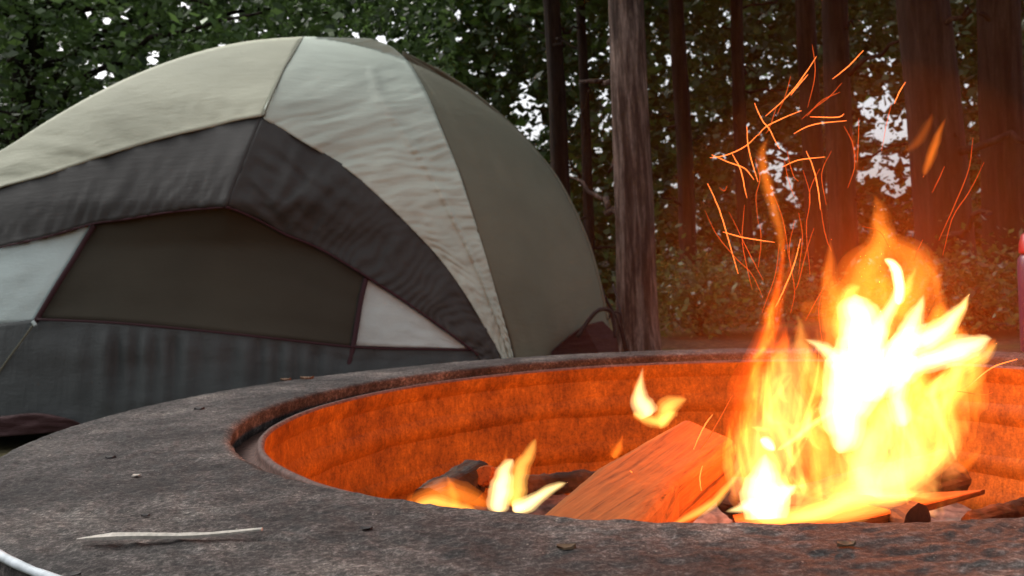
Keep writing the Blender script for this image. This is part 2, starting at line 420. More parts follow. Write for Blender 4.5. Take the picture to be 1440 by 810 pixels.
def tongue(parent, path, L, kind, d, name='flame_tongue', thick=.55, soft=3, seed=0, wob=.16, n=26, tex=False):
    """path: (px, py, halfwidth px[, depth offset]); L: radiance through the middle"""
    pts = [(p[0], p[1], p[2], p[3] if len(p) > 3 else 0) for p in path]
    cs = catmull(pts, n); seed = seed or random.random()*50
    objs = []; par = parent
    for s in range(soft):
        sc = [1.0, .72, .45, .25][s]; V = []; na = 12
        C3 = []; 
        for k, c in enumerate(cs):
            f_ = k/n; w = max(c[2], .6)*math.sqrt(max(1-max(0, (f_-.86)/.14)**2, .0004))*math.sqrt(max(1-max(0, (.1-f_)/.1)**2, .01)); dd = d+c[3]
            jx = fbm(c[1]*.03, seed, 0, 3)*w*wob*2
            C3.append((at(c[0]+jx, c[1], dd), w*dd/FPX))
        for k in range(len(C3)):
            p, w = C3[k]; a = C3[max(k-1, 0)][0]; b = C3[min(k+1, len(C3)-1)][0]
            ax = (b-a).normalized(); s1 = ax.cross(VIEWY)
            s1 = s1.normalized() if s1.length > .05 else Vector((1, 0, 0)); s2 = ax.cross(s1).normalized()
            w = max(w, .0010)
            if k == 0: w *= .55
            for q in range(na):
                t = 2*math.pi*q/na+.5*math.sin(k*.25+seed)
                rr = w*sc*(1+wob*1.3*fbm(k*.22+math.cos(t)*.8, math.sin(t)*.8, seed+s*.4, 3))
                V.append(p+s1*rr*math.cos(t)+s2*rr*thick*math.sin(t))
        nv = len(V); V.append(C3[0][0]); V.append(C3[-1][0]); lr = (len(C3)-1)*na
        F = [((i+1) % na, i, nv) for i in range(na)]+[(lr+i, lr+(i+1) % na, nv+1) for i in range(na)]
        for r in range(len(C3)-1):
            for i in range(na):
                j = (i+1) % na; F.append((r*na+i, r*na+j, (r+1)*na+j, (r+1)*na+i))
        mw = max(c[1] for c in C3)*thick*sc
        o = mesh(name if s == 0 else 'flame_core', V, F, flame_mat(kind, L/soft/(2*mw), tex), par)
        if s == 0: first = o; first['_w'] = parent.location; par = first
        rm = o.modifiers.new('skin', 'REMESH'); rm.mode = 'VOXEL'; rm.voxel_size = max(.0011, mw*.16); rm.use_smooth_shade = True
        objs.append(o)
    return objs
def lamp(name, loc, P, r=.02, col=(1, .18, .016)):
    l = bpy.data.lights.new(name, 'POINT'); l.energy = P; l.shadow_soft_size = r; l.color = col
    o = bpy.data.objects.new(name, l); COL.objects.link(o); o.location = loc; return o
FD = 1.0
fire = empty('campfire_flames', at(1180, 715, FD), 'tall roaring campfire flames, white hot in the middle, at the right of the pit', 'fire')
T = lambda path, L, k, dd=0, **kw: tongue(fire, path, L, k, FD+dd, **kw)
# broad faint body
T([(1180, 735, 95), (1175, 660, 140), (1190, 580, 135), (1215, 510, 110), (1230, 440, 75), (1240, 370, 40), (1232, 310, 14)], 1.0, 'o', .05, thick=.4, soft=2, tex=True)
T([(1100, 735, 60), (1090, 670, 58), (1085, 600, 48), (1090, 540, 30), (1100, 490, 12)], .9, 'y', .03, thick=.4, soft=2, tex=True)
T([(1250, 725, 60), (1255, 680, 85), (1265, 620, 90), (1280, 560, 75), (1290, 500, 50), (1290, 440, 20)], .9, 'y', .04, thick=.4, soft=2, tex=True)
# white core
T([(1180, 640, 14), (1190, 600, 32), (1198, 545, 46), (1203, 495, 44), (1205, 455, 36), (1202, 412, 26)], 6, 'w', 0, thick=.5)
T([(1090, 735, 50), (1083, 665, 60), (1092, 595, 56), (1110, 530, 40), (1128, 475, 16)], 1.25, 'p', -.05, thick=.4)
T([(1250, 725, 60), (1240, 670, 82), (1250, 615, 84), (1275, 565, 60)], 1.1, 'p', .05, thick=.4)
T([(1200, 730, 30), (1200, 680, 38), (1215, 640, 36), (1225, 600, 26)], 1.0, 'y', .01)
T([(1215, 565, 22), (1245, 525, 27), (1278, 492, 25), (1312, 470, 17), (1342, 445, 11), (1364, 410, 2)], 4.5, 'w', -.02, thick=.5, wob=.35)
T([(1290, 640, 50), (1315, 570, 66), (1325, 510, 58), (1338, 460, 36), (1358, 405, 6)], 1.3, 'o', .03, thick=.4, soft=2, tex=True)
T([(1300, 560, 12), (1345, 520, 17), (1380, 500, 12), (1405, 480, 2)], 2.0, 'y', .0, wob=.35)
T([(1240, 480, 10), (1250, 440, 12), (1275, 400, 9), (1290, 372, 2)], 1.4, 'y', .0, wob=.35)
T([(1160, 560, 14), (1145, 520, 18), (1130, 480, 10), (1120, 440, 3)], .9, 'y', .0, wob=.35)
T([(1265, 535, 16), (1305, 508, 19), (1345, 492, 19), (1375, 479, 11), (1396, 476, 2)], 3.5, 'w', -.01, thick=.5, wob=.35)
T([(1300, 490, 20), (1330, 462, 18), (1350, 435, 9), (1364, 410, 1)], 3.5, 'y', -.02)
T([(1262, 520, 22), (1278, 475, 20), (1290, 440, 12), (1300, 412, 2)], 4, 'w', -.01)
T([(1240, 560, 16), (1228, 500, 18), (1240, 455, 13), (1260, 418, 9), (1262, 385, 8), (1248, 366, 3)], 3, 'w', -.03)
T([(1264, 430, 7), (1266, 400, 9), (1258, 375, 8), (1243, 364, 4)], 5, 'w', -.04)
T([(1200, 530, 28), (1178, 505, 16), (1155, 488, 9), (1130, 476, 2)], 4, 'w', 0)
T([(1200, 480, 26), (1192, 440, 20), (1195, 412, 14), (1210, 402, 5)], 2.4, 'y', -.02)
# orange top sheets
T([(1205, 450, 45), (1215, 390, 40), (1240, 345, 24), (1240, 305, 16), (1228, 268, 2)], 1.5, 'o', .04, thick=.5)
T([(1260, 450, 40), (1290, 400, 36), (1288, 370, 30), (1262, 345, 18), (1235, 318, 9), (1226, 280, 2)], 1.3, 'o', .03, thick=.5)
T([(1195, 520, 22), (1178, 450, 20), (1166, 390, 13), (1168, 332, 2)], 1.3, 'o', .02)
T([(1160, 470, 8), (1158, 430, 9), (1160, 390, 6), (1166, 350, 1)], .5, 'o', .0)
T([(1310, 470, 14), (1318, 430, 12), (1316, 395, 9), (1300, 365, 3)], .7, 'o', .02)
# right side
T([(1385, 490, 12), (1397, 480, 6), (1402, 478, 1)], .8, 'o', 0)
T([(1280, 590, 24), (1320, 560, 24), (1360, 530, 18), (1385, 505, 8), (1398, 485, 1)], 1.1, 'y', .02)
T([(1230, 680, 26), (1290, 660, 24), (1330, 635, 18), (1340, 600, 13), (1330, 560, 9), (1320, 530, 4)], 1.6, 'y', -.01)
T([(1345, 650, 3), (1336, 620, 6), (1322, 585, 8), (1312, 550, 8), (1330, 520, 4)], 1.6, 'y', -.03)
T([(1290, 610, 18), (1320, 575, 14), (1350, 555, 11), (1385, 530, 4), (1398, 515, 1)], .8, 'o', 0)
T([(1275, 600, 14), (1262, 560, 16), (1270, 520, 14), (1290, 500, 8)], 2.2, 'w', -.03)
T([(1340, 660, 18), (1370, 620, 16), (1395, 575, 10), (1412, 540, 2)], .16, 'o', .02)
T([(1350, 665, 10), (1372, 640, 7), (1380, 625, 1)], .4, 'o', .0)
T([(1290, 640, 20), (1340, 650, 9), (1365, 675, 3)], .5, 'o', .02)
# low body
T([(1110, 738, 22), (1170, 712, 36), (1225, 685, 40), (1280, 650, 28), (1300, 610, 10)], 2.0, 'y', -.10)
T([(1060, 728, 12), (1140, 724, 13), (1200, 700, 14), (1260, 700, 12), (1300, 690, 2)], 2.4, 'y', -.13)
T([(1150, 700, 14), (1160, 660, 22), (1150, 620, 26), (1165, 580, 22), (1185, 550, 10)], .9, 'y', -.02)
T([(1220, 700, 18), (1215, 650, 26), (1240, 600, 22), (1245, 560, 12)], 2.2, 'y', -.03)
# base-left white star
T([(1078, 742, 26), (1080, 715, 33), (1075, 690, 32), (1074, 660, 18), (1078, 636, 4)], 6, 'w', -.08)
T([(1085, 715, 16), (1055, 712, 12), (1035, 716, 6), (1018, 720, 1)], 4, 'w', -.08)
T([(1090, 700, 16), (1108, 690, 10), (1120, 682, 2)], 4, 'w', -.08)
T([(1068, 618, 3), (1076, 621, 9), (1084, 628, 8), (1090, 634, 3)], 5, 'w', -.08, wob=.05)
T([(1092, 634, 3), (1110, 622, 5), (1135, 602, 6), (1160, 586, 5), (1172, 578, 2)], 2.6, 'y', -.06)
T([(1056, 600, 2), (1068, 603, 5), (1085, 604, 2)], 1.2, 'y', -.05)
T([(935, 745, 4), (985, 718, 8), (1010, 700, 8), (1035, 670, 5), (1045, 650, 1)], 1.4, 'y', -.1)
# curling middle wisps
for k in range(9):
    cx, cy, r = random.uniform(1095, 1175), random.uniform(540, 610), random.uniform(14, 34); a0 = random.uniform(0, 6.3); sg = random.choice((-1, 1)); pts = []
    for i in range(7):
        a = a0+sg*i*.42; pts.append((cx+r*math.cos(a), cy+r*1.2*math.sin(a), (1.5, 4, 6, 7, 6, 4, 1)[i]))
    T(pts, random.uniform(.4, .9), 'y', random.uniform(-.05, .03))
# tall left sheets
T([(1062, 700, 30), (1052, 620, 36), (1062, 540, 32), (1080, 465, 22), (1098, 390, 9), (1104, 340, 2)], 1.0, 'r', .02, thick=.4)
T([(1225, 520, 70), (1240, 440, 62), (1250, 385, 44), (1240, 330, 20), (1230, 290, 4)], .7, 'o', .05, thick=.4)
T([(1040, 715, 18), (1036, 640, 20), (1050, 570, 20), (1070, 510, 17), (1085, 450, 12), (1095, 400, 5)], 1.0, 'o', .0, tex=True)
T([(1050, 660, 10), (1052, 590, 11), (1060, 530, 10), (1078, 470, 9), (1092, 410, 7), (1102, 350, 4), (1104, 300, 1)], 1.1, 'r', -.02)
T([(1062, 620, 22), (1075, 550, 22), (1095, 500, 17), (1120, 440, 6)], .8, 'r', .03, tex=True)
T([(1102, 372, 3), (1098, 335, 8), (1088, 290, 10), (1075, 245, 10), (1072, 215, 8), (1082, 190, 2)], .6, 'o', .0)
T([(1090, 300, 3), (1082, 260, 6), (1074, 225, 5), (1077, 205, 1)], .2, 'o', .0)
T([(1075, 560, 3), (1090, 470, 5), (1108, 390, 5), (1120, 330, 2)], .3, 'r', -.02)
# detached licks
T([(1299, 248, 4), (1307, 225, 8), (1318, 195, 7), (1331, 164, 2)], .7, 'o', .0)
T([(1270, 215, 3), (1290, 200, 8), (1305, 175, 7), (1312, 155, 1)], .22, 'o', .02)
T([(1208, 260, 2), (1204, 225, 5), (1200, 200, 5), (1194, 170, 1)], .18, 'r', .02)
for k in range(36):                           # thin bright filaments inside the fire
    x0 = random.uniform(1085, 1320); y0 = random.uniform(560, 720); hh = random.uniform(60, 190); pts = []; w = random.uniform(2, 7)
    ph = random.uniform(0, 6); amp = random.uniform(4, 16); drift = random.uniform(-.1, .3)
    for i in range(6): pts.append((x0+drift*hh*i/5+amp*math.sin(ph+i*.9), y0-hh*i/5, w*(.3, .9, 1.2, 1, .6, .1)[i]))
    T(pts, random.uniform(.2, .7), random.choice('oyy'), random.uniform(-.06, .06), soft=1)
lamp('fire_light', at(1203, 478, FD), 5.5, .018); lamp('fire_light', at(1236, 405, FD+.02), 9, .004); lamp('fire_light', at(1078, 705, FD-.08), .5, .012); lamp('fire_light', at(1275, 500, FD-.02), 5, .012)
# small left flame
f2 = empty('small_flame', at(722, 718, 1.0), 'small forked yellow flame at the left, in front of the steel liner', 'fire')
t2 = lambda p, L, k, **kw: tongue(f2, p, L, k, 1.0, **kw)
t2([(700, 722, 16), (703, 690, 18), (712, 660, 12), (722, 645, 5)], 3.2, 'w'); t2([(725, 715, 20), (727, 680, 17), (738, 650, 13), (750, 628, 8), (754, 615, 2)], 2.0, 'y')
t2([(720, 718, 14), (745, 708, 12), (765, 693, 9), (785, 683, 6), (799, 678, 1)], 3.4, 'w'); t2([(700, 680, 9), (708, 655, 6), (712, 635, 3), (715, 612, .6)], .6, 'o')
lamp('fire_light', at(712, 705, 1.0), .8, .004)
f3 = empty('low_flame', at(630, 708, 1.02), 'low faint orange flame hugging the charred stub at far left of the pit', 'fire')
t3 = lambda p, L, k, **kw: tongue(f3, p, L, k, 1.02, **kw)
t3([(570, 708, 8), (600, 700, 16), (630, 694, 24), (660, 700, 20), (690, 712, 12)], 1.1, 'o', thick=.4); t3([(585, 716, 10), (610, 706, 12), (640, 712, 10), (672, 718, 6)], 1.6, 'y', thick=.4); t3([(640, 715, 10), (638, 692, 9), (628, 668, 2)], .8, 'o')
f4 = empty('back_flame', at(920, 600, 1.16), 'small bright flame rising behind the split log', 'fire')
t4 = lambda p, L, k, **kw: tongue(f4, p, L, k, 1.16, **kw)
t4([(915, 585, 16), (903, 570, 17), (900, 548, 10), (902, 528, 4), (905, 512, 1)], 2.8, 'w'); t4([(928, 604, 3), (934, 588, 13), (942, 573, 17), (956, 564, 9), (968, 561, 1)], 2.0, 'y')
t4([(890, 580, 5), (912, 590, 9), (932, 592, 10), (950, 578, 6)], 1.8, 'y'); t4([(893, 572, 8), (900, 545, 9), (906, 520, 3)], .7, 'o'); lamp('fire_light', at(908, 572, 1.16), .5, .003)
f5 = empty('tiny_flame', at(868, 638, 1.1), 'tiny orange flame licking over the top edge of the split log', 'fire')
tongue(f5, [(862, 645, 7), (868, 632, 8), (873, 620, 4), (877, 610, 1)], .9, 'o', 1.1)

# ------------------------------------------------------------------ sparks
m_sp, nt, out = mat('spark_glow'); e = N(nt, 'ShaderNodeEmission'); e.inputs[0].default_value = (1, .19, .035, 1); e.inputs[1].default_value = 3.2; nt.links.new(e.outputs[0], out.inputs['Surface'])
m_s2, nt, out = mat('spark_dim'); e = N(nt, 'ShaderNodeEmission'); e.inputs[0].default_value = (1, .13, .02, 1); e.inputs[1].default_value = 1.1; nt.links.new(e.outputs[0], out.inputs['Surface'])
def spark(pts, w=.8, dim=False, d=1.0, lab=None):
    cs = catmull([(p[0], p[1]) for p in pts], 10); V = []; na = 5; root = at(cs[0][0], cs[0][1], d)
    for k, c in enumerate(cs):
        p = at(c[0]+random.uniform(-.3, .3), c[1], d+.03*math.sin(k*.3)); b = cs[min(k+1, 10)]; a = cs[max(k-1, 0)]
        ax = (at(b[0], b[1], d)-at(a[0], a[1], d)).normalized(); s1 = ax.cross(VIEWY).normalized(); s2 = ax.cross(s1)
        r = w*d/FPX*math.sin(math.pi*(.08+.84*k/10))**.6
        for q in range(na): V.append(p+(s1*math.cos(q*6.283/na)+s2*math.sin(q*6.283/na))*r-root)
    F = [tuple(range(na))[::-1], tuple(10*na+i for i in range(na))]
    for r in range(10):
        for i in range(na): F.append((r*na+i, r*na+(i+1) % na, (r+1)*na+(i+1) % na, (r+1)*na+i))
    o = mesh('spark', V, F, m_s2 if dim else m_sp); o.location = root
    return tag(o, lab or ('faint red spark thread drifting above the campfire' if dim else 'bright orange spark thread flying above the campfire'), 'spark', 'faint sparks above the fire' if dim else 'bright sparks above the fire')
def z4(x, y): return (960+x/1.841, 60+y/1.841)
BR = [[(346, 36), (310, 90), (270, 140), (215, 190)], [(468, 20), (430, 60), (388, 94)], [(577, 102), (560, 130), (548, 158)], [(325, 82), (300, 110), (280, 136)],
      [(307, 176), (260, 195), (215, 218), (195, 240)], [(425, 202), (360, 208), (320, 218), (288, 236)], [(418, 184), (400, 193), (330, 192)],
      [(70, 298), (110, 292), (160, 270), (195, 238)], [(75, 290), (120, 310), (160, 325), (185, 355)], [(64, 364), (90, 420), (110, 480), (143, 598)], [(104, 490), (160, 505), (238, 517)],
      [(320, 280), (340, 330), (352, 390), (357, 432)], [(186, 156), (205, 200), (225, 225), (250, 275)], [(258, 322), (300, 304), (368, 296)], [(166, 216), (170, 270), (180, 310), (195, 360)],
      [(305, 508), (290, 570), (262, 640), (240, 685)], [(128, 288), (150, 330), (166, 402)]]
LB = ['longest bright spark thread, curving up and away at the top of the shower', 'bright straight spark thread alone at the upper right of the shower', 'short bright spark thread before the sky gap at right', 'short bright spark thread just under the topmost long one', 'bright spark thread rising right from the top of the tall left flame lick', 'upturned bright spark thread, lower of the two lying side by side', 'bright horizontal spark thread with a hooked right end', 'leftmost bright spark thread, rising to the right', 'bright spark thread bending down from the leftmost tip', 'steep bright spark thread at the lower left of the shower', 'flat bright spark thread pointing right at the lower left', 'bright spark thread falling steeply before the left sky gap', 'bright spark thread slanting down right over the top of the left flame lick', 'bright flat spark thread in the middle of the shower, rising right', 'bright upright spark thread left of the tall flame lick', 'steep spark thread within the tall left flame itself', 'bright spark thread dropping below the leftmost one']
for p, lb in zip(BR, LB): spark([z4(*q) for q in p], .62, d=random.uniform(.92, 1.1), lab=lb)
DM = [[(280, 86), (265, 140), (245, 185)], [(335, 5), (343, 60), (338, 110), (324, 168)], [(412, 104), (380, 140), (340, 170), (308, 198)], [(408, 128), (360, 150), (322, 190)], [(245, 160), (225, 220), (215, 235)],
      [(417, 216), (440, 260), (445, 320), (427, 376)], [(456, 195), (455, 250), (452, 310)], [(752, 246), (740, 330), (700, 430), (663, 512)], [(780, 310), (740, 390), (700, 450), (673, 550)],
      [(678, 320), (665, 350), (646, 388)], [(622, 510), (610, 535), (598, 568)], [(57, 434), (90, 500), (140, 560), (180, 600), (208, 662)], [(120, 438), (170, 540), (208, 615)],
      [(200, 470), (203, 520), (195, 582)], [(270, 280), (285, 340), (300, 360)], [(262, 300), (275, 360), (290, 400)], [(355, 326), (330, 380), (328, 430)], [(312, 330), (330, 400), (320, 480), (330, 600)],
      [(340, 480), (320, 540), (300, 620), (292, 640)], [(357, 425), (370, 500), (385, 540)], [(385, 600), (350, 660), (318, 720)], [(466, 476), (510, 490), (540, 540)], [(300, 440), (310, 500), (300, 600)],
      [(95, 375), (108, 384), (115, 370)], [(160, 420), (155, 520), (180, 640)], [(250, 520), (240, 600), (205, 700)], [(360, 640), (352, 700), (362, 780)], [(230, 380), (260, 460), (275, 560)], [(540, 160), (530, 200), (515, 280)],
      [(385, 280), (360, 340), (372, 420)], [(188, 300), (200, 350), (190, 400), (196, 470)], [(290, 460), (275, 540), (290, 640), (280, 700)]]
DL = {0: 'faint spark thread beside the longest bright one', 1: 'topmost faint spark thread, standing upright', 6: 'faint upright spark thread at the left border of the big sky gap', 7: 'long faint spark thread at far right, left one of two', 8: 'long faint spark thread at far right, right one of two', 9: 'short faint spark thread below the detached flame lick', 10: 'short faint spark thread just above the right flame tips', 11: 'lowest faint spark thread at the lower left of the shower', 21: 'faint spark thread arching over the top of the big flames', 28: 'faint spark thread below the short one in the big sky gap'}
for i, p in enumerate(DM): spark([z4(*q) for q in p], .42, True, d=random.uniform(.9, 1.15), lab=DL.get(i))
EX = [[(1431, 505), (1395, 517), (1360, 545)], [(1030, 556), (1000, 610), (975, 645)], [(1002, 583), (990, 600), (975, 632)], [(988, 655), (984, 672), (986, 690)], [(1346, 550), (1380, 555), (1396, 552)], [(886, 662), (892, 668), (895, 674)], [(803, 702), (804, 708)]]
EL = ['bright spark thread flying right, just above the right part of the rim', 'faint spark thread crossing the dark liner left of the big flames', 'short bright spark thread above the split log', 'short upright spark thread in front of the split log', 'faint spark thread behind the right flame tips', 'tiny spark on the face of the split log', 'tiny ember spark at the lower left of the split log']
for p, lb in zip(EX, EL):
    if len(p) == 2: p = [p[0], ((p[0][0]+p[1][0])/2, (p[0][1]+p[1][1])/2), p[1]]
    spark(p, .7, 'faint' in lb, d=.93 if p[0][0] < 1000 and p[0][1] > 600 else 1.0, lab=lb)

# ------------------------------------------------------------------ smoke added for the veiling glow of the fire, orange put into its colour
def smoke_mat(dens, col):
    m, nt, out = mat('smoke'); v = N(nt, 'ShaderNodeVolumeScatter'); v.inputs['Color'].default_value = (*col, 1); v.inputs['Density'].default_value = dens; v.inputs['Anisotropy'].default_value = .0
    nt.links.new(v.outputs[0], out.inputs['Volume']); return m
def blob(name, c, r, m, parent=None):
    bm = bmesh.new(); bmesh.ops.create_icosphere(bm, subdivisions=4, radius=1)
    V = [(c[0]+v.co.x*r[0], c[1]+v.co.y*r[1], c[2]+v.co.z*r[2]) for v in bm.verts]; F = [[x.index for x in f.verts] for f in bm.faces]; bm.free()
    return mesh(name, V, F, m, parent)
for c_, r_, dn, lb in (((.48, 1.08, .50), (.62, .60, .52), .0035, 'widest and thinnest veil of smoke added for the glow round the campfire'),
                       ((.43, 1.03, .47), (.40, .38, .36), .010, 'smoke added for the glow close round the big flames'), ((.39, 1.0, .42), (.24, .24, .25), .05, 'thickest smoke, added for the glow wrapping the big flames')):
    tag(blob('smoke', c_, r_, smoke_mat(dn, (1, .42, .09))), lb, 'smoke', kind='stuff')

# ------------------------------------------------------------------ things on the rim
def onrim(px, py, h=0):
    d = dirpx(px, py); t = (RIM+h-CAMZ)/d.z; return CAM+d*t
a, b = onrim(108, 758, .004), onrim(368, 746, .004); V = []; na = 6; kk = 30
ax = (b-a).normalized(); sd = ax.cross(Vector((0, 0, 1)))
for k in range(kk+1):
    t = k/kk; p = a.lerp(b, t)+sd*.0012*math.sin(t*4)+Vector((0, 0, .0008*math.sin(t*7)))
    w = (.0004+.0030*min(1, t*5))*(1-.62*t)*(1+.15*fbm(t*9, 0, 1))
    for q in range(na):
        th = 2*math.pi*q/na+.4; V.append(p+sd*w*1.25*math.cos(th)+Vector((0, 0, 1))*w*.8*math.sin(th))
F = [tuple(range(na))[::-1], tuple(kk*na+i for i in range(na))]
for r in range(kk):
    for i in range(na): F.append((r*na+i, r*na+(i+1) % na, (r+1)*na+(i+1) % na, (r+1)*na+i))
tag(mesh('wood_splinter', V, F, M['splinter'], smooth=False), 'long pale wood splinter tapering to the right on the concrete rim', 'splinter')
def chip(px, py, s, label, m, name='leaf_scrap'):
    c = onrim(px, py, .0012); V = []; k = 7
    for z in (0, 1):
        for i in range(k):
            t = 2*math.pi*i/k; r = s*(1+.5*fbm(i*1.3, px*.1, z)); V.append(c+Vector((r*1.7*math.cos(t), r*math.sin(t), z*s*.5*(1+.5*math.cos(t*2))-.0006)))
    F = [tuple(range(k))[::-1], tuple(range(k, 2*k))]+[(i, (i+1) % k, k+(i+1) % k, k+i) for i in range(k)]
    tag(mesh(name, V, F, m, smooth=False), label, 'debris')
chip(432, 532, .006, 'curled dry leaf scrap on the back edge of the rim at left', M['litter']); chip(402, 534, .005, 'flat brown leaf scrap left of the curled one on the back rim', M['litter'])
chip(280, 575, .004, 'dark crumb of charcoal on the rim behind the liner', M['cord'], 'charcoal_crumb')
chip(796, 769, .003, 'dark twig end near the front of the rim', M['litter'], 'twig_scrap')
chip(192, 668, .0022, 'pale grit crumb on the left of the rim, above the splinter', M['splinter'], 'stone_crumb'); chip(155, 643, .003, 'dark pebble on the rim left of the charcoal crumb', M['cord'], 'stone_crumb')
chip(205, 748-24, .0018, 'tiny dark grit just above the splinter', M['cord'], 'stone_crumb'); chip(515, 742, .0022, 'dark grit crumb on the near rim below the small flame', M['cord'], 'stone_crumb'); chip(1190, 765, .0028, 'brown stone crumb on the near rim in front of the big fire', M['litter'], 'stone_crumb')
chip(104, 747+60, .002, 'small dark grit on the near rim at lower left', M['cord'], 'charcoal_crumb')
# bottle at the far right on the back of the rim
bp = onrim(1462, 496); bt = empty('drink_bottle', (bp.x, bp.y, RIM), 'purple bottle with red cap standing on the back rim at the right edge', 'bottle')
def lathe(name, prof, m, parent, seg=40):
    c = parent.location; V = []; F = []
    for r, z in prof:
        for i in range(seg): V.append((c.x+r*math.cos(2*math.pi*i/seg), c.y+r*math.sin(2*math.pi*i/seg), c.z+z))
    for r in range(len(prof)-1):
        for i in range(seg): F.append((r*seg+i, r*seg+(i+1) % seg, (r+1)*seg+(i+1) % seg, (r+1)*seg+i))
    F.append(tuple(range(seg))[::-1]); F.append(tuple((len(prof)-1)*seg+i for i in range(seg)))
    return mesh(name, V, F, m, parent)
lathe('body', [(.022, .001), (.025, .004), (.025, .13), (.024, .142), (.019, .150)], M['bottle'], bt)
lathe('cap', [(.022, .150), (.0225, .153), (.0215, .166), (.018, .178), (.010, .184)], M['cap'], bt)

# ------------------------------------------------------------------ tent
TC = Vector((-1.043, 3.858, 0)); TA, TB, TH = 1.501, 1.143, 1.512; EXP = 2.131
def Fd(p):
    x = abs((p.x-TC.x)/TA); y = abs((p.y-TC.y)/TB); z = abs(p.z/TH) if p.z > 0 else 0
    return x**EXP+y**EXP+z**EXP
RIDGE = [(470, -60), (425, 52), (400, 95), (370, 164), (325, 262), (318, 292), (310, 480), (300, 620)]
def ridge_x(py):
    for (x0, y0), (x1, y1) in zip(RIDGE[:-1], RIDGE[1:]):
        if y0 <= py <= y1: return x0+(x1-x0)*(py-y0)/(y1-y0)
    return RIDGE[-1][0] if py > 600 else RIDGE[0][0]
_dc = {}
def tent_depth(px, py):
    key = (round(px, 1), round(py, 1))
    if key in _dc: return _dc[key]
    d = dirpx(px, py); lo, hi = 1.8, 6.0
    for _ in range(60):
        a, b = lo+(hi-lo)*.382, lo+(hi-lo)*.618
        if Fd(CAM+d*a) < Fd(CAM+d*b): hi = b
        else: lo = a
    tm = (lo+hi)/2; r = tm
    if Fd(CAM+d*tm) < 1:
        lo, hi = 1.5, tm
        for _ in range(26):
            m_ = (lo+hi)/2
            if Fd(CAM+d*m_) < 1: hi = m_
            else: lo = m_
        r = hi
    s = (px-ridge_x(py)); r -= .13*math.exp(-abs(s)/170)*min(1, max(0, (py-20)/120))*min(1, max(0, (345-py)/60))
    _dc[key] = r; return r
def resamp(pl, n):
    P = [np.array(p, float) for p in pl]; d = [0]
    for a, b in zip(P[:-1], P[1:]): d.append(d[-1]+np.linalg.norm(b-a))
    out = []
    for k in range(n+1):
        t = d[-1]*k/n; i = 0
        while i < len(d)-2 and d[i+1] < t: i += 1
        u = (t-d[i])/max(d[i+1]-d[i], 1e-6); out.append(P[i]+(P[i+1]-P[i])*min(u, 1))
    return out
def smooth_pl(pl, n=40): return [tuple(c) for c in catmull(pl, n)] if len(pl) > 2 else pl
def patch(name, A, B, m, parent, off=0.0, nu=70, nv=24, disp=None, thick=.004, uneven=None):
    A = resamp(smooth_pl(A), nu); B = resamp(smooth_pl(B), nu); V = []; F = []
    for j in range(nv+1):
        for i in range(nu+1):
            u, v = i/nu, j/nv; p = A[i]*(1-v)+B[i]*v
            dd = tent_depth(p[0], p[1])-off
            if disp: dd -= disp(u, v, p[0], p[1])
            V.append(at(p[0], p[1], dd))
    for j in range(nv):
        for i in range(nu):
            a = j*(nu+1)+i; F.append((a, a+nu+1, a+nu+2, a+1))
    o = mesh(name, V, F, m, parent); solid(o, thick, 0); return o
tent = empty('dome_tent', (TC.x, TC.y, 0), 'large dome tent in beige, pale green, olive and charcoal, pitched behind the fire pit', 'tent')
OUT = [(-400, 560), (-380, 500), (-330, 430), (-250, 355), (-160, 295), (-80, 250), (0, 212), (60, 174), (120, 139), (180, 109), (240, 85), (300, 67), (360, 56), (420, 51), (470, 51), (520, 54), (550, 63), (585, 80), (612, 95), (660, 126), (700, 158), (740, 196), (780, 245), (808, 295), (830, 348), (844, 400), (855, 450), (861, 500), (864, 545)]
BASE = [(-400, 622), (-200, 622), (0, 611), (100, 602), (130, 601), (300, 590), (500, 570), (700, 552), (864, 545)]
ins = lambda pl: [(330+(x-330)*.975, 420+(y-420)*.965 if y < 560 else y) for x, y in pl]
patch('inner_shell', ins(OUT), BASE, M['wall'], tent, -.09, 90, 40)
# rear half of the dome
O2 = [np.array(p) for p in resamp(smooth_pl([(330+(x-330)*.965, 420+(y-420)*.925 if y < 560 else y) for x, y in OUT], 60), 60)]; V = []; F = []; nv = 16
for j in range(nv+1):
    v = j/nv*math.pi/2
    for p in O2:
        q = at(p[0], p[1], tent_depth(p[0], p[1])+.10)
        V.append((TC.x+(q.x-TC.x)*(math.cos(v)*.98+.02), q.y+(TC.y+TB+.1-q.y)*math.sin(v), max(q.z, 0)*math.cos(v)**.8))
for j in range(nv):
    for i in range(60): a = j*61+i; F.append((a, a+1, a+62, a+61))
solid(mesh('rear_fly', V, F, M['olive'], tent), .004, 0)
def wr(scale_u, scale_v, amp, seed, slope=0.0):
    return lambda u, v, px, py: amp*fbm(u*scale_u+slope*v, v*scale_v, seed, 3)
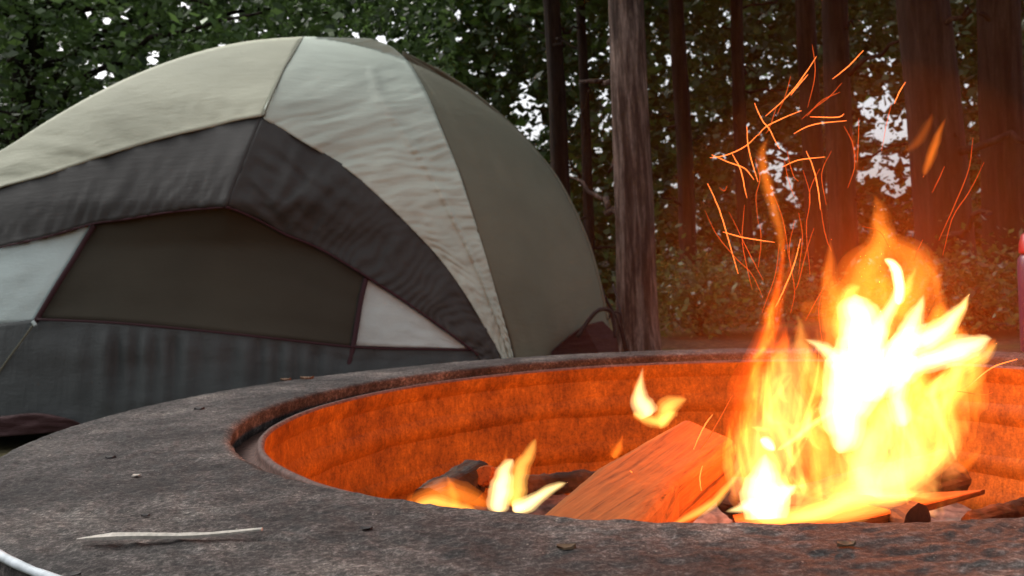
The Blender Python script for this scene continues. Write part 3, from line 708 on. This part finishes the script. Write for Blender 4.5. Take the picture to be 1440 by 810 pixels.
# beige left fly panel
beT = [(-380, 470), (-330, 420), (-250, 350), (-160, 292), (-80, 249), (0, 213), (60, 175), (120, 140), (180, 110), (240, 86), (300, 68), (360, 57), (426, 52)]
beB = [(-380, 480), (-320, 440), (-250, 390), (-160, 335), (-80, 295), (0, 264), (60, 248), (120, 228), (180, 209), (240, 192), (300, 178), (335, 169), (370, 163)]
patch('beige_panel', beT, beB, M['beige'], tent, .012, 110, 26, lambda u, v, px, py: .011*fbm(u*20-v*4, v*1.3, 1, 3)*(.35+v)+.004*math.sin(6.283*(u*34-v*2.2+1.8*fbm(u*7, v, 64, 2)))*max(0, fbm(u*6, v, 65, 2)+.35)*(.3+v)+.007*math.exp(-((px-(118+(py-140)*.35))/5)**2)+.006*math.exp(-((v-1)/.05)**2))
WL = [(426, 52), (412, 75), (400, 95), (385, 128), (369, 163), (420, 196), (488, 238), (544, 287), (587, 330), (620, 366), (655, 415), (684, 464), (704, 500), (716, 535)]
WR = [(426, 52), (470, 52), (520, 55), (550, 66), (568, 80), (590, 113), (605, 142), (618, 174), (649, 251), (664, 300), (676, 341), (698, 415), (712, 460), (723, 500), (728, 535)]
# pale central fly panel: rows from the apex down between the two edges
def edge_at(pl, py): 
    for (x0, y0), (x1, y1) in zip(pl[:-1], pl[1:]):
        if min(y0, y1) <= py <= max(y0, y1) and y1 != y0: return x0+(x1-x0)*(py-y0)/(y1-y0)
    return pl[-1][0]
wL = [(426, 52), (412, 75), (400, 95), (385, 128), (369, 163), (392, 178), (420, 196), (488, 238), (544, 287), (587, 330), (620, 366), (655, 415), (684, 464), (704, 500), (716, 535)]
wR = [(520, 54), (545, 63), (560, 73), (578, 92), (594, 120), (600, 132), (606, 145), (625, 192), (643, 236), (656, 275), (667, 310), (684, 365), (703, 432), (719, 490), (728, 535)]
def wdisp(u, v, px, py):
    # u along the edges (apex to foot), v across
    hem = .012*math.exp(-((v-.72)/.03)**2)*(1 if u > .12 else 0)
    fold = (.012*fbm(u*15+v*1.2, v*1.6, 4, 3)+.0034*math.sin(6.283*(u*30+v*1.0+1.6*fbm(u*5, v*1.5, 3, 2)))*(.5+1.2*max(0, fbm(u*4, v*2, 14, 2)))+.0018*math.sin(6.283*(u*61+v*2.5+1.5*fbm(u*7, v*2, 9, 2)))*(1.3 if v > .68 else .5))*min(1, u*4)+.006*fbm(u*46+v*2, v*2, 8, 2)*(1 if v > .7 else .35)
    return fold+hem
patch('pale_panel', wL, wR, M['white'], tent, .016, 190, 40, wdisp)
# olive right fly panel
oL = [(566, 76), (590, 112), (606, 143), (625, 190), (649, 251), (664, 300), (676, 341), (698, 415), (712, 460), (723, 500), (731, 550)]
oR = [(566, 72), (612, 95), (660, 126), (700, 158), (740, 196), (780, 245), (808, 295), (830, 348), (844, 400), (855, 450), (861, 500), (864, 545)]
patch('olive_panel', oL, oR, M['olive'], tent, .004, 80, 34, lambda u, v, px, py: .008*fbm(u*4, v*4, 6, 3)+.008*math.exp(-((v-.93)/.02)**2))
# charcoal vestibule bands
dT = [(-330, 442), (-250, 388), (-160, 333), (-80, 293), (0, 262), (60, 246), (120, 226), (180, 207), (240, 190), (300, 176), (370, 161)]
dB = [(-330, 470), (-250, 430), (-160, 395), (-80, 370), (0, 347), (66, 332), (130, 314), (173, 308), (242, 297), (285, 292), (318, 291)]
patch('charcoal_left_band', dT, dB, M['dark'], tent, .008, 110, 20, lambda u, v, px, py: .007*fbm(u*26, v*1.6, 11, 3)*(.2+v)+.004*math.sin(6.283*(u*30+v*1.2+1.5*fbm(u*7, v, 66, 2)))*v*v+.004*math.exp(-((v-1)/.05)**2)); bpy.data.objects['charcoal_left_band'].name = 'charcoal_band'
eT = [(370, 161), (420, 194), (488, 236), (544, 284), (587, 327), (620, 363), (655, 412), (684, 461), (706, 500), (716, 545)]
eB = [(318, 291), (340, 299), (370, 313), (402, 330), (435, 343), (463, 357), (519, 391), (562, 419), (611, 453), (661, 490), (672, 500), (685, 545)]
def edisp(u, v, px, py):
    f = 0
    for k, (u0, wd, am) in enumerate([(.12, .018, .012), (.17, .014, .012), (.22, .02, .016), (.28, .016, .014), (.34, .02, .010), (.52, .018, .012), (.66, .02, .012), (.80, .016, .010)]):
        c = u0+.04*math.sin(v*2.2+k)-.05*v*(1-u0); f += am*math.exp(-((u-c)/wd)**2)*(math.sin(v*2.6+.3)**1 if v > 0 else 0)
    f += (.0065*math.sin(6.283*(v*3.4-u*2.5+.8*fbm(u*5, v*2, 61, 2)))+.003*math.sin(6.283*(v*7-u*5+1.2*fbm(u*6, v*3, 62, 2))))*math.exp(-(max(u-.04, 0)/.26)**2)*min(1, u*14)
    f += .004*math.sin(6.283*(u*34+v*.8+1.5*fbm(u*6, v*1.5, 63, 2)))*max(0, min(1, (u-.2)*4))*(.3+v)
    return f+.008*fbm(u*12, v*2.4, 21, 3)
patch('charcoal_band', eT, eB, M['dark'], tent, .010, 150, 28, edisp)
# door mesh
mT = [(134, 314), (173, 306), (242, 295), (318, 289), (370, 311), (402, 327), (463, 355), (519, 390)]
mB = [(52, 448), (110, 450), (173, 454), (259, 462), (330, 469), (400, 476), (450, 482), (497, 487)]
patch('mesh_door', mT, mB, M['mesh'], tent, -.012, 60, 22, lambda u, v, px, py: .006*fbm(u*3, v*3, 31, 3)-.02*math.sin(math.pi*v)*math.sin(math.pi*u))
# pale triangles
patch('pale_window_panel', [(-200, 408), (-80, 372), (0, 348), (66, 333), (128, 317)], [(-210, 460), (-130, 458), (-60, 457), (0, 456), (47, 454)], M['tri'], tent, -.006, 40, 18, lambda u, v, px, py: .005*fbm(u*5, v*4, 41, 3))
patch('pale_window_panel', [(514, 391), (540, 407), (562, 421), (611, 455), (656, 489)], [(500, 486), (530, 487), (560, 488), (610, 489), (657, 490)], M['tri'], tent, -.006, 40, 14, lambda u, v, px, py: .004*fbm(u*5, v*4, 43, 3))
# lower wall with pleats hanging from the seam
lT = [(-300, 462), (-100, 457), (0, 455), (52, 449), (110, 451), (173, 455), (259, 463), (330, 470), (400, 477), (497, 488), (600, 491), (680, 494), (716, 500)]
lB = [(-330, 628), (-100, 620), (0, 610), (60, 606), (130, 601), (210, 596), (300, 590), (390, 582), (460, 575), (540, 567), (620, 560), (680, 555), (728, 552)]
def ldisp(u, v, px, py):
    a = max(0, min(1, (px-60)/80)); amp = .013*a*min(1, v*5)*(1-v)**.7*(1-.5*max(0, (px-430)/80) if px > 430 else 1)
    return amp*(math.sin(px*.19+1.8*math.sin(px*.031)+v*.6)+.6*math.sin(px*.093+1))+.010*fbm(u*9, v*2.5, 51, 3)+.03*v
patch('lower_wall', lT, lB, M['wall'], tent, .0, 220, 26, ldisp)
patch('groundsheet_edge', [(-330, 598), (-100, 592), (0, 586), (50, 581), (100, 590), (118, 600)], [(-330, 632), (-100, 624), (0, 614), (50, 610), (100, 605), (124, 602)], M['floor'], tent, .05, 50, 8, wr(14, 3, .012, 5))
def strip(name, pl, w, m, off=.02, n=60, bumpy=0):
    C_ = resamp(smooth_pl(pl), n); V = []; F = []; na = 8
    P = [at(c[0], c[1], tent_depth(c[0], c[1])-off) for c in C_]
    for k, p in enumerate(P):
        ax = (P[min(k+1, n)]-P[max(k-1, 0)]).normalized(); s1 = ax.cross(VIEWY).normalized(); s2 = ax.cross(s1)
        r = w*3/FPX*(1+bumpy*fbm(k*.8, 0, w))
        for q in range(na): V.append(p+s1*r*math.cos(q*math.pi/4)+s2*r*.5*math.sin(q*math.pi/4))
    for k in range(n):
        for q in range(na): F.append((k*na+q, k*na+(q+1) % na, (k+1)*na+(q+1) % na, (k+1)*na+q))
    F += [tuple(range(na))[::-1], tuple(n*na+q for q in range(na))]
    return mesh(name, V, F, m, tent)
strip('piping', [(-330, 470), (-250, 430), (-160, 395), (-80, 370), (0, 348), (66, 333), (130, 315), (173, 309), (242, 298), (318, 291)], 1.2, M['pipe'], .016, 120, .5)
strip('piping', [(318, 291), (340, 299), (370, 313), (402, 330), (435, 343), (463, 357), (519, 391), (562, 419), (611, 453), (661, 490), (672, 500)], 1.5, M['pipe'], .020, 120, .5)
strip('strap', [(132, 317), (105, 362), (78, 405), (50, 452)], 3.6, M['strap'], .006)
strip('strap', [(515, 391), (508, 420), (502, 455), (496, 490), (484, 540)], 3.4, M['strap'], .006)
strip('seam', [(52, 449), (173, 455), (330, 470), (497, 488), (600, 491), (664, 492)], 1.5, M['strap'], .01)
strip('seam', [(426, 52), (412, 75), (400, 95), (385, 128), (370, 163)], 1.6, M['olive'], .026)
strip('seam', [(48, 455), (30, 480), (10, 507), (-20, 550)], 1.3, M['olive'], .022)['label'] = 'pale edge of the door zip'
strip('hem', [(612, 95), (660, 126), (700, 158), (740, 196), (780, 245), (808, 295), (830, 348), (844, 400), (855, 450)], 2.0, M['olive'], .02)
strip('buckle', [(46, 452), (50, 458)], 2.6, M['tri'], .03, 8)
# tub floor corner and strap loop at the right foot
def flat(name, pts, m, parent, d, thick=.01):
    V = [at(x, y, d+(o_ if len(t) > 2 else 0)) for t in pts for x, y, o_ in [(t+(0,))[:3]]]
    k = len(V); V2 = V+[v+Vector((0, thick, 0)) for v in V]
    F = [tuple(range(k)), tuple(range(2*k-1, k-1, -1))]+[(i, i+k, (i+1) % k+k, (i+1) % k) for i in range(k)]
    return mesh(name, V2, F, m, parent, smooth=False)
flat('groundsheet_corner', [(765, 545), (776, 495, -.02), (800, 474, -.03), (822, 458, -.02), (848, 452, .05), (866, 470, .1), (872, 500, .1), (868, 545, .1)], M['floor'], tent, 3.10, .05)
def cord(name, pts, w, m, parent, d):
    cs = catmull(pts, 30); V = []; na = 6
    P = [at(c[0], c[1], d+c[2]) for c in cs]
    for k, p in enumerate(P):
        ax = (P[min(k+1, 30)]-P[max(k-1, 0)]).normalized(); s1 = ax.cross(VIEWY).normalized(); s2 = ax.cross(s1)
        for q in range(na): V.append(p+(s1*math.cos(q*math.pi/3)+s2*math.sin(q*math.pi/3))*w*d/FPX)
    F = [tuple(range(na))[::-1], tuple(30*na+q for q in range(na))]
    for k in range(30):
        for q in range(na): F.append((k*na+q, k*na+(q+1) % na, (k+1)*na+(q+1) % na, (k+1)*na+q))
    return mesh(name, V, F, m, parent)
cord('webbing_loop', [(812, 474, 0), (828, 450, 0), (842, 436, 0), (856, 436, .03), (862, 448, .05), (866, 475, .05)], 3.0, M['cord'], tent, 3.05)
cord('guy_line', [(796, 272, .0), (826, 350, .05), (850, 415, .1), (868, 450, .12), (880, 495, .15), (890, 545, .2)], 1.8, M['cord'], tent, 3.75)
cord('guy_line', [(862, 400, .1), (871, 430, .0), (874, 455, -.05), (884, 500, -.05)], 1.6, M['cord'], tent, 3.7)
cord('guy_line', [(850, 455, 0), (862, 440, .0), (872, 441, 0), (876, 455, 0)], 1.6, M['cord'], tent, 3.6)

# ------------------------------------------------------------------ woods
GAPS = [(742, 160, 30, 50, .75), (718, 185, 22, 32, .45), (805, 190, 18, 60, .35), (850, 170, 10, 60, .4), (800, 300, 20, 60, .15), (1235, 160, 36, 42, .85), (1258, 175, 36, 34, .9), (1225, 235, 30, 30, .8), (1262, 250, 34, 38, .8), (1095, 240, 26, 45, .7),
        (1110, 265, 16, 34, .5), (1175, 255, 15, 46, .6), (1238, 90, 26, 26, .35), (1075, 105, 10, 14, .5), (928, 108, 10, 14, .55), (50, 60, 17, 21, .97), (138, 100, 14, 14, .95), (122, 17, 11, 9, .95), (150, 30, 8, 10, .95), (215, 80, 10, 12, .9), (330, 20, 12, 9, .9), (720, 10, 8, 10, .6), (557, 53, 9, 6, .8), (980, 18, 8, 8, .6), (1350, 68, 8, 30, .5), (1385, 80, 8, 10, .6), (1270, 265, 28, 26, .6), (970, 165, 10, 8, .6), (848, 245, 7, 12, .6), (1180, 180, 16, 20, .35), (1005, 60, 60, 40, .06), (945, 345, 10, 12, .35), (980, 260, 14, 40, .18), (895, 300, 8, 60, .2), (1440, 25, 8, 14, .7), (1230, 300, 30, 16, .3)]
for k in range(20): GAPS.append((random.uniform(690, 1440), random.uniform(5, 330), random.uniform(2.5, 5.5), random.uniform(3, 7), .9))
for k in range(26): GAPS.append((random.uniform(0, 560), random.uniform(5, 200), random.uniform(5, 10), random.uniform(6, 11), .95))
GN = rng.random(100000)
def gap_keep(P, boost=1.0, fine=1.0):
    px, py, dp = proj(P); keep = np.ones(len(P), bool)
    r = rng.random(len(P))
    # clumped noise so the openings have ragged edges
    cx = (np.sin(px*.21+1.3*np.sin(py*.17))+np.sin(py*.24+1.7*np.sin(px*.13)+2))*.25
    for (x, y, a, b, s) in GAPS:
        if a > 12: a, b, s = a*.85, b*.85, s*.9
        q = ((px-x)/a)**2+((py-y)/b)**2+cx*.9
        keep &= ~((q < 1) & (r < s*boost))
    return keep
def leaf_quads(Cn, size, elong=1.7):
    n = len(Cn); a = rng.normal(size=(n, 3)); a[:, 2] *= .6; a /= np.linalg.norm(a, axis=1)[:, None]
    b = rng.normal(size=(n, 3)); b -= a*(a*b).sum(1)[:, None]; b /= np.linalg.norm(b, axis=1)[:, None]; c = np.cross(a, b)
    s = size*(.4+1.3*rng.random(n)**1.6)[:, None]
    P = np.stack([Cn-a*s*elong/2, Cn+b*s*.42+c*s*.12, Cn+a*s*elong/2+c*s*.1, Cn-b*s*.42+c*s*.12], 1)
    return P
def clumps(centers, per, sig, flat_=.55):
    n = len(centers)*per; c = np.repeat(centers, per, 0); return c+rng.normal(size=(n, 3))*np.array([sig, sig, sig*flat_])
def trunk_mesh(parent, base, top, r0, r1, m, seed, sides=28, rows=70, flare=.35, ridge=.06):
    V = []; F = []
    for k in range(rows+1):
        t = k/rows; c = Vector(base).lerp(Vector(top), t)+Vector((fbm(t*2, seed, 0, 2)*r0*.5, 0, 0)); z = c.z
        r = (r0+(r1-r0)*t)*(1+flare*math.exp(-max(z, 0)/.18))
        for i in range(sides):
            a = 2*math.pi*i/sides
            rr = r*(1+ridge*fbm(math.cos(a)*3.2+seed, math.sin(a)*3.2, z*.5, 4)+ridge*.6*fbm(math.cos(a)*9, math.sin(a)*9+seed, z*1.6, 3))
            V.append((c.x+rr*math.cos(a), c.y+rr*math.sin(a), c.z))
    for k in range(rows):
        for i in range(sides): F.append((k*sides+i, k*sides+(i+1) % sides, (k+1)*sides+(i+1) % sides, (k+1)*sides+i))
    F.append(tuple((rows)*sides+i for i in range(sides)))
    return mesh('trunk', V, F, m, parent)
def limb(parent, a, b, r, m, seed, sag=.1):
    V = []; na = 7; k = 12; P = []
    for i in range(k+1):
        t = i/k; p = Vector(a).lerp(Vector(b), t); P.append(p+Vector((fbm(t*3, seed, 1)*.12, fbm(t*3, seed, 2)*.12, fbm(t*3, seed, 3)*.1+sag*math.sin(math.pi*t))))
    for i, p in enumerate(P):
        ax = (P[min(i+1, k)]-P[max(i-1, 0)]).normalized(); s1 = ax.cross(Vector((.1, .2, 1))).normalized(); s2 = ax.cross(s1); rr = r*(1-.8*i/k)+.003
        for q in range(na): V.append(p+(s1*math.cos(q*6.283/na)+s2*math.sin(q*6.283/na))*rr)
    F = []
    for i in range(k):
        for q in range(na): F.append((i*na+q, i*na+(q+1) % na, (i+1)*na+(q+1) % na, (i+1)*na+q))
    mesh('limb', V, F, m, parent); return P
def tree(px, d, wpx, label, bark, leafm, lean=0.0, z0=2.2, z1=6.5, nl=9, rad=1.7, per=420, size=.07, toptree=7.0, hy=250, group='trees in the wood behind the tent', nlimb=4):
    g = at(px, hy, d); base = Vector((g.x, g.y, -.05)); top = Vector((g.x+lean*toptree, g.y, toptree)); r = wpx*d/FPX/2
    t = empty('forest_tree', (base.x, base.y, 0), label, 'tree', group)
    base.x -= lean*1.0
    trunk_mesh(t, base, top, r*1.05, r*.6, bark, px*.37)
    cen = []
    for k in range(nl):
        z = z0+(z1-z0)*k/max(nl-1, 1); a = k*2.4+px; L = rad*(.6+.6*random.random()); fr = z/toptree
        s = base.lerp(top, min(fr, 1)); e_ = Vector((s.x+L*math.cos(a), s.y+L*math.sin(a)*.8, z+.35+random.random()*.4))
        P = limb(t, s, e_, r*.28, bark, k+px) if k < nlimb*2 else None
        for q in range(4): cen.append(s.lerp(e_, .45+.2*q))
    C0 = clumps(np.array([tuple(c) for c in cen]), per//4, .26); C0 = C0[gap_keep(C0)]
    for k in range(7):
        z = random.uniform(.5, z0); s = base.lerp(top, z/toptree); a = random.uniform(0, 6.3); L = random.choice((.12, .2, .3, .9))*(.6+.06*d)
        limb(t, s, (s.x+L*math.cos(a), s.y+L*math.sin(a), s.z+L*random.uniform(-.2, .5)), r*.16+.004, bark, k*3+px, 0)
    up = rng.normal(size=(1500, 3))*np.array([1.7, 1.7, .8])+np.array([g.x, g.y+.8, toptree+.6]); up = up[gap_keep(up)]   # extra upper crown above the frame, added to shade the wood
    quads('crown', np.concatenate([leaf_quads(C0, size), leaf_quads(up, .24)]), leafm, t); return t
tree(884, 4.9, 53, 'tall straight cedar trunk with shaggy brown bark, just right of the tent', M['bark'], M['leaf'], .004, 3.0, 6.5, 8, 1.3, 500, .06, hy=250)
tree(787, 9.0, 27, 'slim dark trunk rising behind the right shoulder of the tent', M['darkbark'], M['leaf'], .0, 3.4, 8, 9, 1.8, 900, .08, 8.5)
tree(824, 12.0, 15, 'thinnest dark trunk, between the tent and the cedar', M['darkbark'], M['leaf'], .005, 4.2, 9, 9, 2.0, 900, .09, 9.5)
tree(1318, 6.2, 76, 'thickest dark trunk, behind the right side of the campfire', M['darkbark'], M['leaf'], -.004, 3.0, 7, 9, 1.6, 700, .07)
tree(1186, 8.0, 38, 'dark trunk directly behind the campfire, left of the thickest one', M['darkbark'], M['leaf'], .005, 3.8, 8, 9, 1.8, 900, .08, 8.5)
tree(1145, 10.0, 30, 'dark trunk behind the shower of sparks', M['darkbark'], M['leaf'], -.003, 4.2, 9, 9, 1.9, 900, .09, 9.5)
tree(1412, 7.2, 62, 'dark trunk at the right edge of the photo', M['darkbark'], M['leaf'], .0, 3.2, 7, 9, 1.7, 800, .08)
tree(962, 11.0, 24, 'slender dark trunk next to the cedar on its right', M['darkbark'], M['leaf'], .0, 4.0, 9, 9, 2.0, 900, .09, 9.5)
tree(1045, 13.0, 20, 'far slender trunk midway between the cedar and the sparks', M['darkbark'], M['leaf'], .004, 4.6, 10, 9, 2.2, 900, .1, 10.5)
# bright broadleaf tree over the tent, left
t = empty('broadleaf_tree', (-3.6, 6.6, 0), 'leafy broadleaf tree with bright green leaves overhanging the left of the tent', 'tree')
trunk_mesh(t, (-3.6, 6.6, -.05), (-3.3, 6.6, 6), .13, .06, M['darkbark'], 77)
cen = []
for k in range(26):
    px, py, d = random.uniform(-260, 620), random.uniform(-160, 210), random.uniform(4.9, 7.4)
    if py > 40+max(0, (240-px))*.55: py *= .4
    e_ = at(px, py, d); P = limb(t, (-3.5, 6.6, min(max(e_.z-.3, 1.2), 5)), e_, .025, M['darkbark'], k+300, .15)
    for q in range(5): cen.append(P[5+q*7//4 if 5+q*7//4 < 13 else 12])
C0 = clumps(np.array([tuple(c) for c in cen]), 130, .30, .7)
ux, uy, ud = rng.uniform(-300, 640, 26000), rng.uniform(-150, 230, 26000), rng.uniform(5.3, 8.5, 26000)
D = np.array(FWD)[None]+np.array(RIGHT)[None]*((ux-720)/FPX)[:, None]-np.array(UP)[None]*((uy-405)/FPX)[:, None]
C1 = np.array(CAM)[None]+D*ud[:, None]; C0 = np.concatenate([C0, C1]); C0 = C0[C0[:, 1] > 4.4+1.0*(C0[:, 2] < 1.8)]
C0 = C0[gap_keep(C0)]; C0 = C0[C0[:, 2] > .6]
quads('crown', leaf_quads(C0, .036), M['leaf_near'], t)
# the deep wood: small leaves over bigger sprays
def field(n, x0, x1, y0, y1, d0, d1):
    ux, uy, ud = rng.uniform(x0, x1, n), rng.uniform(y0, y1, n), rng.uniform(d0, d1, n)
    D = np.array(FWD)[None]+np.array(RIGHT)[None]*((ux-720)/FPX)[:, None]-np.array(UP)[None]*((uy-405)/FPX)[:, None]
    return np.array(CAM)[None]+D*ud[:, None]
A = field(130000, -500, 1940, -260, 470, 13, 20); A = A[gap_keep(A, 1.0)]; A = A[A[:, 2] > -.1]
B = field(90000, -600, 2040, -260, 480, 17, 23); B = B[gap_keep(B, 1.12)]; B = B[B[:, 2] > -.1]
Q = np.concatenate([leaf_quads(A, .095, 1.4), leaf_quads(B, .25, 1.3)])
tag(quads('deep_wood', Q, M['leaf_far']), 'dense dark green wood closing off the clearing', 'wood', kind='stuff')
# undergrowth shrubs
for i, (px, d, h, w, lb) in enumerate([(985, 6.5, .55, .6, 'low leafy shrub right of the cedar trunk'), (1080, 8.0, .45, .7, 'broad low shrub behind the left side of the campfire'), (1380, 5.6, .5, .6, 'low shrub at the foot of the trunks at right')]):
    g_ = at(px, 420, d); t = empty('shrub', (g_.x, g_.y, 0), lb, 'shrub', 'shrubs on the forest floor')
    C0 = rng.normal(size=(4000, 3))*np.array([w*.42, w*.42, h*.3])+np.array([g_.x, g_.y, h*.45]); C0 = C0[C0[:, 2] > .01]
    quads('leaves', leaf_quads(C0, .030), M['leaf'], t)
    for k in range(6): limb(t, (g_.x, g_.y, 0), (g_.x+random.uniform(-.3, .3)*w, g_.y+random.uniform(-.3, .3), h*.7), .012, M['darkbark'], k+i*9, 0)
for o in bpy.data.objects:
    if '_w' in o: del o['_w']
